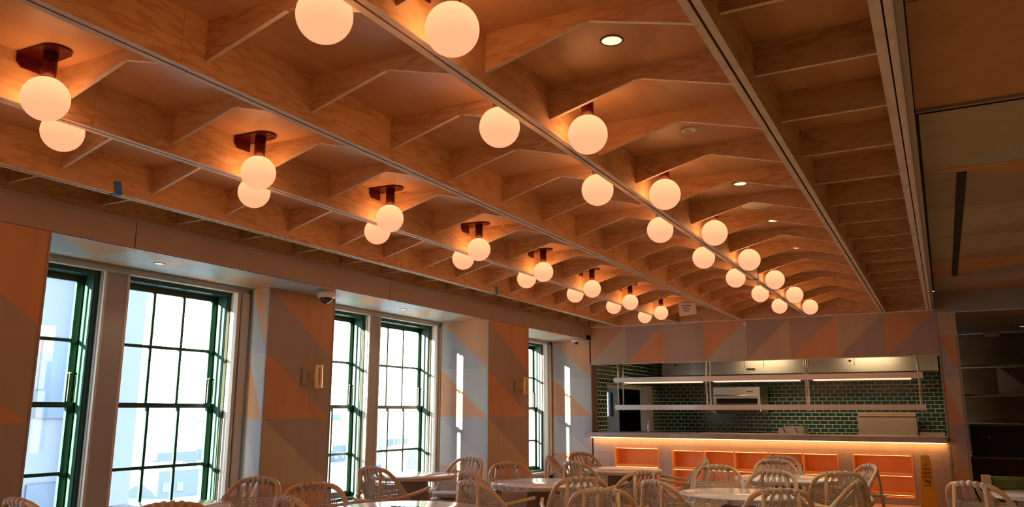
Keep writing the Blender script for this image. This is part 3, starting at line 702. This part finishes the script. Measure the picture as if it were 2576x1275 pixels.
# hanging shelf rack over the pass
t = thing('hanging_shelf_rack', 'two-tier stainless shelf rack hanging over the kitchen pass', 'shelf rack', (-3.6, 18.3, 0.03))
def shelf_pan(x0, x1, z0, z1):
    m = MB(); m.box(x0, x1, 18.05, 18.07, z0, z1, 'steel_shelf'); m.box(x0, x1, 18.48, 18.50, z0, z1, 'steel_shelf'); m.box(x0, x1, 18.07, 18.48, z1-.02, z1-.008, 'steel_shelf')
    m.box(x0, x0+.02, 18.07, 18.48, z0, z1-.02, 'steel_shelf'); m.box(x1-.02, x1, 18.07, 18.48, z0, z1-.02, 'steel_shelf'); m.build('shelf', t)
shelf_pan(-6.92, -.325, .668, .778); shelf_pan(-6.90, -.325, .027, .140)
PX = [-6.83, -4.71, -2.57, -.40]
for x in PX:
    for y in (18.11, 18.44):
        m = MB(); m.tube([(x, y, 0.0), (x, y, 1.55)], .02, 'steel', 10); p = m.build('post', t)
        m = MB(); m.lathe([(0, -.02), (.03, -.01), (.03, .025)], 'steel', (x, y, 0), 12); m.build('foot_cap', p)
for i in range(3):
    xa, xb = PX[i]+.15, PX[i+1]-.15
    m = MB(); m.box(xa, xb, 18.12, 18.42, .645, .668, 'hood_lamp'); m.build('heat_lamp', t)
# extraction hood
t = thing('extraction_hood', 'long stainless extraction hood over the cook line', 'hood', (-3.5, 22.4, .97))
m = MB()
HX = [-7.0, -5.2, -3.1, -.04]
m.prism([(21.8, 1.15), (21.8, 1.35), (21.86, 1.55), (23.28, 1.55), (23.28, .98), (21.83, .97)], 'x', -6.9, -.04, 'steel'); m.build('canopy', t)
m = MB(); m.box(-6.9, -.04, 21.75, 21.80, .975, 1.14, 'steel'); m.build('lip', t)
for x in (-4.62, -4.12, -1.9, -3.0): m = MB(); m.box(x-.006, x+.006, 21.79, 21.797, .98, 1.36, 'steel_dark'); m.build('seam', t)
for x in (-6.5, -2.0): m = MB(); m.prism([(x-.05, 1.25), (x, 1.215), (x+.05, 1.25), (x, 1.285)], 'y', 21.79, 21.797, 'ink'); m.build('badge', t)
m = MB(); m.box(-4.56, -4.34, 21.738, 21.749, 1.065, 1.12, 'ink'); m.build('badge', t)
for i, (x, y) in enumerate(((-4.3, 20.3), (-1.6, 20.3))):  # glowing panels added out of sight to brighten the kitchen
    t = thing('kitchen_fill_light', 'fill light panel added to the kitchen ceiling, hidden by the header, '+ORD[i]+' from the left', 'ceiling light', (x, y, 1.56))
    m = MB(); m.box(x-.55, x+.55, y-.25, y+.25, 1.53, 1.56, 'plaster_white', bottom='kitchen_fill_glow'); m.build('panel', t)
# broiler
t = thing('wall_broiler', 'stainless wall-hung broiler under the rack, over the cook line', 'broiler', (-4.87, 22.0, -.08))
m = MB(); m.box(-5.49, -4.26, 21.8, 22.9, .335, .63, 'steel'); m.box(-5.45, -4.30, 21.95, 22.9, .17, .335, 'black_void'); m.box(-5.49, -5.42, 21.8, 22.9, .10, .335, 'steel'); m.box(-4.33, -4.26, 21.8, 22.9, .10, .335, 'steel')
m.prism([(21.80, .12), (21.80, .06), (22.0, -.06), (22.9, -.08), (22.9, .10)], 'x', -5.47, -4.28, 'steel'); m.build('body', t)
m = MB(); m.tube([(-5.44, 21.74, .41), (-4.31, 21.74, .41)], .014, 'steel', 8); m.build('handle', t)
m = MB(); m.box(-4.60, -4.44, 21.79, 21.797, .50, .53, 'steel_dark'); m.build('badge', t)
for x in (-5.50, -4.25): m = MB(); m.tube([(x, 21.78, .1), (x, 21.72, -.0), (x+(.12 if x < -5 else -.12), 21.72, -.1)], .012, 'steel', 6); m.build('side_bar', t)
# right oven / holding cabinet
t = thing('countertop_oven', 'boxy stainless oven with a bar handle at right of the kitchen', 'oven', (-1.28, 22.2, -.62))
m = MB(); m.box(-1.925, -.625, 21.85, 22.9, -.12, -.02, 'steel'); m.box(-1.93, -.62, 21.80, 22.9, -.23, -.15, 'steel'); m.box(-1.90, -.65, 21.87, 22.9, -.15, -.12, 'steel_dark'); m.box(-1.93, -.62, 21.84, 22.9, -.62, -.23, 'steel'); m.build('body', t)
m = MB(); m.box(-1.87, -.68, 21.79, 21.838, -.60, -.25, 'steel'); d = m.build('door', t)
m = MB(); m.tube([(-1.32, 21.79, -.31), (-1.32, 21.74, -.31), (-.82, 21.74, -.31), (-.82, 21.79, -.31)], .012, 'steel_dark', 6); m.tube([(-1.32, 21.76, -.38), (-1.32, 21.76, -.27)], .016, 'steel', 6); m.build('handle', d)
t = thing('fry_station', 'low stainless fryer box with a sloped left end on the cook line', 'fryer', (-3.5, 22.2, -.62))
m = MB(); m.prism([(-3.87, -.62), (-3.24, -.62), (-3.24, -.385), (-3.72, -.385), (-3.87, -.45)], 'y', 21.9, 22.6, 'steel'); m.build('body', t)
m = MB(); m.lathe([(.24, 0), (.20, .06), (.05, .10), (0, .10)], 'steel', (-4.15, 22.2, -.62), 24); m.build('pan_lid', t)
m = MB(); m.tube([(-3.75, 21.88, -.42), (-3.68, 21.86, -.55)], .014, 'steel_dark', 6); m.build('handle', t)
m = MB(); m.tube([(-3.45, 21.88, -.42), (-3.38, 21.86, -.55)], .014, 'steel_dark', 6); m.build('handle', t)
t = thing('cook_line', 'low stainless cook line along the green-tiled wall', 'range', (-3.6, 22.5, -1.8))
m = MB(); m.box(-7.35, -.02, 21.7, 23.28, -1.8, -.622, 'steel'); m.build('body', t)
m = MB(); m.box(-7.1, -6.4, 22.4, 23.1, -.62, -.56, 'steel_dark'); m.box(-6.55, -6.2, 21.9, 22.4, -.62, -.575, 'steel'); m.box(-5.9, -5.0, 21.9, 22.6, -.62, -.565, 'steel'); m.build('griddle', t)
m = MB(); m.box(-.6, -.05, 22.3, 23.0, -.62, -.50, 'steel'); m.build('side_shelf', t)
t = thing('prep_shelf', 'dark prep bench before the kitchen doorway at left', 'bench', (-7.0, 20, -1.8))
m = MB(); m.box(-7.40, -6.75, 19.3, 21.5, -.62, -.54, 'steel_dark'); m.box(-7.38, -6.8, 19.35, 21.45, -1.8, -.62, 'cabinet_wood'); m.build('body', t)

# ------------------------------------------------------------------ caution sign
t = thing('caution_sign', 'yellow caution cone sign standing before the right end of the counter', 'sign', (-.41, 17.35, -1.8))
m = MB(); zt, zb = -.815, -1.8; xc, yc = -.41, 17.42; ht, hb = .072, .15
P = [(xc-hb, yc-hb, zb), (xc+hb, yc-hb, zb), (xc+hb, yc+hb, zb), (xc-hb, yc+hb, zb)]; Q = [(xc-ht, yc-ht, zt), (xc+ht, yc-ht, zt), (xc+ht, yc+ht, zt), (xc-ht, yc+ht, zt)]
for i in range(4): j = (i+1) % 4; m.face([P[i], P[j], Q[j], Q[i]], 'sign_yellow')
m.face(Q, 'sign_yellow'); m.build('cone', t)
m = MB(); m.tube([(xc-.03, yc-.02, zt), (xc-.03, yc-.02, zt+.02), (xc+.03, yc-.02, zt+.02), (xc+.03, yc-.02, zt)], .008, 'sign_yellow', 6); m.build('handle', t)
tilt = math.atan2(hb-ht, zt-zb)
def on_sign(z): return yc-(ht+(hb-ht)*(zt-z)/(zt-zb))-.003
def text(s, x, z, size, parent, name, width=None):
    cu = bpy.data.curves.new(name, 'FONT'); cu.body = s; cu.size = size*S; cu.align_x = 'CENTER'; cu.align_y = 'CENTER'; cu.extrude = .0008; cu.offset = .0012
    tmp = bpy.data.objects.new(name, cu); C.objects.link(tmp); bpy.context.view_layer.update()
    me = bpy.data.meshes.new_from_object(tmp.evaluated_get(bpy.context.evaluated_depsgraph_get())); bpy.data.objects.remove(tmp)
    if width:
        w = max(v.co.x for v in me.vertices)-min(v.co.x for v in me.vertices); me.transform(Matrix.Scale(width*S/w, 4, Vector((1, 0, 0))))
    me.materials.clear(); me.materials.append(M['ink'])
    o = bpy.data.objects.new(name, me); C.objects.link(o); o.parent = parent
    o.location = W(x, on_sign(z), z)-Vector(parent['_o']); o.rotation_euler = (PI/2+(-tilt), 0, 0)
    return o
text('CAUTION', xc-.002, -1.075, .062, t, 'lettering', .125); text('CUIDADO', xc-.002, -1.145, .062, t, 'lettering', .14); text('ATTENTION', xc-.002, -1.215, .062, t, 'lettering', .165)
def icon_tri(z0, h):
    m = MB(); y = on_sign(z0+h/2)
    for (a, c) in (((-.032, 0), (.032, 0)), ((.032, 0), (0, h)), ((0, h), (-.032, 0))): m.tube([(xc+a[0], on_sign(z0+a[1]), z0+a[1]), (xc+c[0], on_sign(z0+c[1]), z0+c[1])], .003, 'ink', 5)
    m.tube([(xc, on_sign(z0+.02), z0+.018), (xc, on_sign(z0+.04), z0+.036)], .003, 'ink', 5); m.build('warning_triangle', t)
icon_tri(-1.0, .055)
m = MB()
def sp(x, z): return (xc+x, on_sign(z)-.001, z)
m.sphere(sp(-.028, -1.262), .012, 'ink', 10, 8)
for seg in (((-.022, -1.278), (.01, -1.305)), ((.01, -1.305), (.045, -1.295)), ((.045, -1.295), (.055, -1.27)), ((.01, -1.305), (.04, -1.33)), ((.04, -1.33), (.06, -1.345)), ((-.02, -1.282), (-.05, -1.30)), ((-.01, -1.285), (.02, -1.27)), ((-.05, -1.365), (.05, -1.365))):
    m.tube([sp(*seg[0]), sp(*seg[1])], .008, 'ink', 6)
m.build('falling_figure', t)

# ------------------------------------------------------------------ tables
def table(x, y, r, lab, wrap=None, rz=0.0, rim='table_edge'):
    t = bpy.data.objects.new('round_table', None); C.objects.link(t); t.location = W(x, y, -EYE); t.rotation_euler = (0, 0, rz)
    tag(t, lab, 'table', 'round pedestal tables')
    R_ = r*S; zt = .74
    m = MB(local=True); m.lathe([(R_-.006, zt-.038), (R_-.001, zt-.032), (R_-.001, zt-.010)], rim, n=72); top = m.build('table_edge', t)
    m = MB(local=True); m.lathe([(R_, zt-.0095), (R_, zt-.003), (R_-.003, zt), (0, zt)], 'table_white', n=72); m.build('tabletop', t)
    m = MB(local=True); m.box(-.15, .15, -.15, .15, .02, zt-.04, 'pedestal_wood'); m.build('pedestal', t)
    m = MB(local=True); m.box(-.23, .23, -.23, .23, 0, .02, 'steel_dark'); m.build('foot_plate', t)
    if wrap:
        a0, a1 = wrap; m = MB(local=True); n = 26; pr = None
        for i in range(n+1):
            a = a0+(a1-a0)*i/n; lo = zt-.045-.014*math.sin(i*2.3)*math.sin(i*.9); hi = zt-.001
            rr = R_+.004+.003*math.sin(i*3.1)
            p = [(rr*math.cos(a), rr*math.sin(a), lo), (rr*math.cos(a), rr*math.sin(a), hi), ((R_-.05-.02*math.sin(i*1.7))*math.cos(a), (R_-.05-.02*math.sin(i*1.7))*math.sin(a), zt+.002)]
            if pr: m.face([pr[0], p[0], p[1], pr[1]], 'torn_wrap'); m.face([pr[1], p[1], p[2], pr[2]], 'torn_wrap')
            pr = p
        m.build('torn_wrap', t)
    return t
table(-6.60, 9.42, .58, 'round white table by the middle window column', rz=.5)
table(-4.439, 11.803, .62, 'far round white table in front of the left cubby unit', rz=.3)
table(-4.47, 9.18, .66, 'round white table with torn wrap, left of centre between woven chairs', (2.6, 4.6), .35)
table(-2.042, 9.018, .64, 'round white table with torn wrap in front of the yellowish chair', (3.0, 5.0), .2)
table(-6.455, 5.275, .55, 'round white table at bottom left under the wide near window', rz=.5)
table(-4.369, 6.149, .69, 'nearest round white table at bottom edge, left of centre', rz=.4)
table(-1.96, 11.397, .66, 'round table behind the yellowish chair, before the middle cubbies', rz=.2)
table(.84, 10.55, .47, 'small white round table wrapped in plastic by the green booth', rz=.2, rim='table_white')
t = thing('menu_caddy', 'low dark red caddy on the nearest table, cut by the picture edge', 'caddy', (-4.33, 6.05, -.875))
m = MB(local=True); m.box(-.11, .11, -.06, .06, 0.002, .02, 'steel_dark')
for i in range(5): m.box(-.09+.04*i, -.065+.04*i, -.045, .045, .02, .032, 'red_metal')
m.build('tray', t)

# ------------------------------------------------------------------ woven chairs
def curve(pts, n):
    """Catmull-Rom through pts"""
    P = [Vector(p) for p in pts]; P = [P[0]*2-P[1]]+P+[P[-1]*2-P[-2]]; out = []
    for i in range(1, len(P)-2):
        for k in range(n):
            t_ = k/n; a, b_, c, d = P[i-1], P[i], P[i+1], P[i+2]
            out.append(.5*((2*b_)+(-a+c)*t_+(2*a-5*b_+4*c-d)*t_*t_+(-a+3*b_-3*c+d)*t_**3))
    out.append(P[-2]); return out
def make_chair():
    t = bpy.data.objects.new('woven_chair', None); C.objects.link(t); t.empty_display_size = .1
    half = [(.265, .25, .0), (.283, .13, .30), (.278, .03, .50), (.255, -.09, .66), (.222, -.19, .785), (.165, -.245, .848), (.09, -.262, .868)]
    full = half+[(0, -.268, .872)]+[(-x, y, z) for x, y, z in reversed(half)]
    pts = curve(full, 7)
    m = MB(local=True); m.tube(pts, .0195, 'rattan', 12); m.build('back_hoop', t)
    side = [p for p in pts[:len(pts)//2+1]]
    def at_z(z):
        for i in range(len(side)-1):
            if side[i].z <= z <= side[i+1].z:
                f = (z-side[i].z)/(side[i+1].z-side[i].z+1e-9); return side[i].lerp(side[i+1], f)
        return side[-1]
    for sx in (1, -1):
        m = MB(local=True); m.tube([(sx*.118, -.272, .862), (sx*.135, -.292, .60), (sx*.16, -.315, .30), (sx*.19, -.345, 0)], [.0165, .0165, .016, .014], 'rattan', 10); m.build('rear_leg', t)
    bow = [(.295, .285, .655), (.312, .12, .632), (.308, -.04, .612), (.262, -.20, .59), (.15, -.312, .572)]
    m = MB(local=True); m.tube(curve(bow+[(0, -.338, .568)]+[(-x, y, z) for x, y, z in reversed(bow)], 5), .0165, 'rattan', 12); m.build('arm_bow', t)
    # side wrapping sleeves
    for sx in (1, -1):
        m = MB(local=True); pp = []
        for i in range(25):
            p = at_z(.43+.31*i/24); pp.append((sx*p.x, p.y, p.z))
        m.tube(pp, [.0235+.0025*(i % 2) for i in range(25)], 'rope', 10); m.build('side_wrap', t)
    # weave: horizontal strands over and under warp cords
    m = MB(local=True); NR = 21; NW = 15
    def surf(u, z):       # u in -1..1
        p = at_z(z); bw = .045*(1-u*u); return Vector((p.x*u, p.y-bw*.9, z-.012*(1-u*u)))
    for i in range(NR):
        z = .445+(.735-.445)*i/(NR-1); pr = []
        for k in range(2*NW+1):
            u = -1+k/NW; p = surf(u*.96, z); off = .0055*math.sin(k*PI/2+(PI if i % 2 else 0)+PI/2*0)
            pr.append(p+Vector((0, off, 0)))
        m.tube(pr, .0062, 'rope_weave', 5, cap=False)
    for k in range(NW):
        u = (-1+(2*k+1)/NW)*.93
        m.tube([surf(u, .44+.30*j/6) for j in range(7)], .0045, 'rope', 5, cap=False)
    m.build('back_weave', t)
    # cords from top rail to weave
    m = MB(local=True)
    top = lambda x: Vector((x, -.268+.15*abs(x)**1.5, .872-1.1*x*x-.0))
    for i, x in enumerate((-.098, -.05, 0, .05, .098)):
        for dx in (-.024, -.009, .009, .026):
            a = top(x+dx*.3)+Vector((0, -.012, -.008)); e = surf((x*1.5+dx)/.235, .738)
            m.tube([a, a.lerp(e, .5)+Vector((0, -.006, 0)), e], .0036, 'rope', 5)
    m.build('top_cords', t)
    for x in (-.098, -.05, 0, .05, .098):
        m = MB(local=True); a = top(x); n = 3
        sl = -2.2*x
        m.tube([(x-.013, a.y, a.z+.013*2.2*x), (x, a.y, a.z), (x+.013, a.y, a.z-.013*2.2*x)], .0265, 'rope', 12); m.build('rope_wrap', t)
    # seat
    ring = []
    for k in range(32):
        a = 2*PI*k/32; cx, sy = math.cos(a), math.sin(a)
        ring.append((.245*math.copysign(abs(cx)**.6, cx), .015+.235*math.copysign(abs(sy)**.6, sy), .432))
    m = MB(local=True); m.tube(ring, .0145, 'rattan', 8, closed=True); m.build('seat_frame', t)
    m = MB(local=True)
    for k in range(22):
        y = -.20+.42*k/21; w = .235*(1-abs((y-.015)/.26)**3)
        m.tube([(-w, y, .437), (-w*.5, y, .434+.006*(k % 2)), (0, y, .431), (w*.5, y, .434+.006*((k+1) % 2)), (w, y, .437)], .0098, 'rope_weave', 5)
    m.build('seat', t)
    for z in (.20,):
        m = MB(local=True); m.tube([(-.272, .175, .2), (.272, .175, .2)], .011, 'rattan', 8); m.build('stretcher', t)
    return t
CH = [  # px, py of hoop top (photo), facing, label
 (-6.589, 3.925, (0.05, 1), 'woven rope chair at the bottom left corner, mostly below the picture'),
 (-5.283, 4.347, (-.75, .66), 'woven chair in front of the bottom-left table, only its rail showing'),
 (-6.438, 6.384, (0.25, -0.97), 'pale woven chair before the pier corner, right of bottom-left table'),
 (-4.823, 5.084, (.35, .94), 'woven chair cut by the bottom edge, between two left foreground chairs'),
 (-5.491, 6.152, (.7, -.65), 'tan woven chair below the lit sconce pier, left of nearest table'),
 (-6.368, 8.174, (.05, 1), 'sunlit woven chair with long arm, in front of middle left window'),
 (-6.382, 10.573, (-0.08, -1), 'whitish cushioned woven chair in front of the sunlit grey panel'),
 (-4.920, 8.073, (.5, .86), 'woven chair at left end of the centre-left table, behind another'),
 (-4.263, 7.061, (.35, .94), 'large woven chair with arm pointing right, behind the nearest table'),
 (-5.319, 9.796, (.75, -.66), 'woven chair behind the centre-left torn-wrap table, facing camera'),
 (-5.513, 11.487, (.95, .3), 'side-on woven chair beside the far narrow window'),
 (-5.547, 12.768, (.88, -.47), 'brown woven chair below the far wall sun streak'),
 (-4.607, 10.406, (.35, .94), 'woven chair just behind the right end of centre-left table'),
 (-3.460, 8.018, (-.5, .86), 'large brown woven chair at bottom centre, back to camera'),
 (-2.823, 6.984, (-.35, .94), 'nearest woven chair at bottom centre, overlapping the brown one'),
 (-3.190, 9.218, (-.9, .45), 'dark woven chair under the right end of the far left table'),
 (-2.676, 8.027, (.55, .83), 'woven chair at the left end of the right torn-wrap table'),
 (-3.211, 12.150, (-.96, -.28), 'side-on woven chair with arms pointing left before the cubbies'),
 (-2.693, 10.671, (.3, -.95), 'woven chair behind left half of the right torn-wrap table'),
 (-1.865, 10.115, (-.15, -1), 'yellowish woven chair behind the right torn-wrap table'),
 (-2.285, 12.382, (.35, -.94), 'dark woven chair beyond the yellowish chair'),
 (-2.380, 13.450, (.1, -1), 'farthest woven chair, peeping above the dark one'),
 (-1.377, 7.725, (-.35, .94), 'large near woven chair in front of the right torn-wrap table'),
 (-1.147, 10.228, (-.25, .97), 'dark woven chair left of the right cubby unit, back to camera'),
 (-0.841, 8.971, (-1, .1), 'woven chair seen side-on at right end of torn-wrap table'),
 (-0.935, 11.832, (-.85, -.5), 'grey woven chair before the right cubby unit'),
 (0.156, 9.427, (.45, .9), 'woven chair by the pillar, beside the green booth'),
]
proto = make_chair()
chairs = []
for i, (x, y, f, lab) in enumerate(CH):
    o = proto if i == 0 else copy_tree(proto)
    fl = math.hypot(*f); fx, fy = f[0]/fl, f[1]/fl
    o.location = W(x, y, -EYE)+Vector((fx, fy, 0))*.268
    o.rotation_euler = (0, 0, math.atan2(fy, fx)-PI/2)
    tag(o, lab, 'chair', 'woven rope dining chairs'); chairs.append(o)
# cushion on the whitish chair
m = MB(local=True); n = 20; rings = []
for (rr, z) in ((.0, .0), (.92, .0), (1.0, .02), (1.0, .035), (.9, .052), (0, .06)):
    rings.append([(.235*rr*math.copysign(abs(math.cos(a))**.6, math.cos(a)), .235*rr*math.copysign(abs(math.sin(a))**.6, math.sin(a)), z) for a in [2*PI*k/n for k in range(n)]])
for a, e in zip(rings[:-1], rings[1:]):
    for k in range(n): m.face([a[k], a[(k+1) % n], e[(k+1) % n], e[k]], 'cushion_grey', True)
o = m.build('seat_cushion'); c = chairs[6]; o.location = c.location+Vector((0, 0, .462))+Vector((math.sin(-c.rotation_euler.z), math.cos(c.rotation_euler.z), 0))*.03; o.rotation_euler = c.rotation_euler
tag(o, 'pale grey cushion on the whitish woven chair', 'cushion')

# ------------------------------------------------------------------ booth with plastic film
t = thing('green_booth', 'green upholstered booth bench at the bottom right corner', 'booth', (1.0, 11.2, -1.8))
m = MB()
n = 9
for i in range(n):
    xa = .42+.36*i; pts = [(xa+.36*k/6, 11.45-.045*math.sin(PI*k/6)) for k in range(7)]
    for k in range(6):
        (x0_, y0_), (x1_, y1_) = pts[k], pts[k+1]; m.face([(x0_, y0_, -1.35), (x1_, y1_, -1.35), (x1_, y1_, -.80), (x0_, y0_, -.80)], 'green_fabric', True)
        m.face([(x0_, y0_, -.80), (x1_, y1_, -.80), (x1_, 11.58, -.77), (x0_, 11.58, -.77)], 'green_fabric', True)
m.box(.42, 3.66, 11.46, 11.60, -1.8, -.775, 'green_fabric'); m.build('backrest', t)
m = MB(); m.prism([(10.9, -1.8), (11.62, -1.8), (11.62, -.76), (11.42, -.76), (10.9, -1.3)], 'x', .32, .415, 'booth_shell'); m.build('end_panel', t)
m = MB(); m.box(.42, 3.66, 10.95, 11.42, -1.45, -1.30, 'green_fabric'); m.box(.42, 3.66, 11.0, 11.42, -1.8, -1.45, 'booth_shell'); m.build('seat', t)
m = MB()
A = (.34, 11.30, -.74); random.seed(5); nx, ny = 18, 14; grid = []
for i in range(nx+1):
    row = []
    for j in range(ny+1):
        u, v = i/nx, j/ny
        x = .33+.75*u; y = 11.36-.75*v; sag = -.12*math.sin(PI*min(1, u*1.1))*(1-.3*v)
        z = -.745-.13*u-.0*v-.42*(v**1.5)*(1-u)*1.0+sag*.5+.012*math.sin(9*u+7*v)+.01*math.sin(17*u-11*v)
        z = max(z, -.866) if (math.hypot(x-.84, y-10.55) < .62) else z
        row.append((x, y, z))
    grid.append(row)
for i in range(nx):
    for j in range(ny): m.face([grid[i][j], grid[i+1][j], grid[i+1][j+1], grid[i][j+1]], 'plastic_film', True)
tag(m.build('plastic_sheet'), 'clear plastic sheet draped from the green booth to the small table', 'plastic sheet')

# tidy the helper property
for o in bpy.data.objects:
    if '_o' in o: del o['_o']
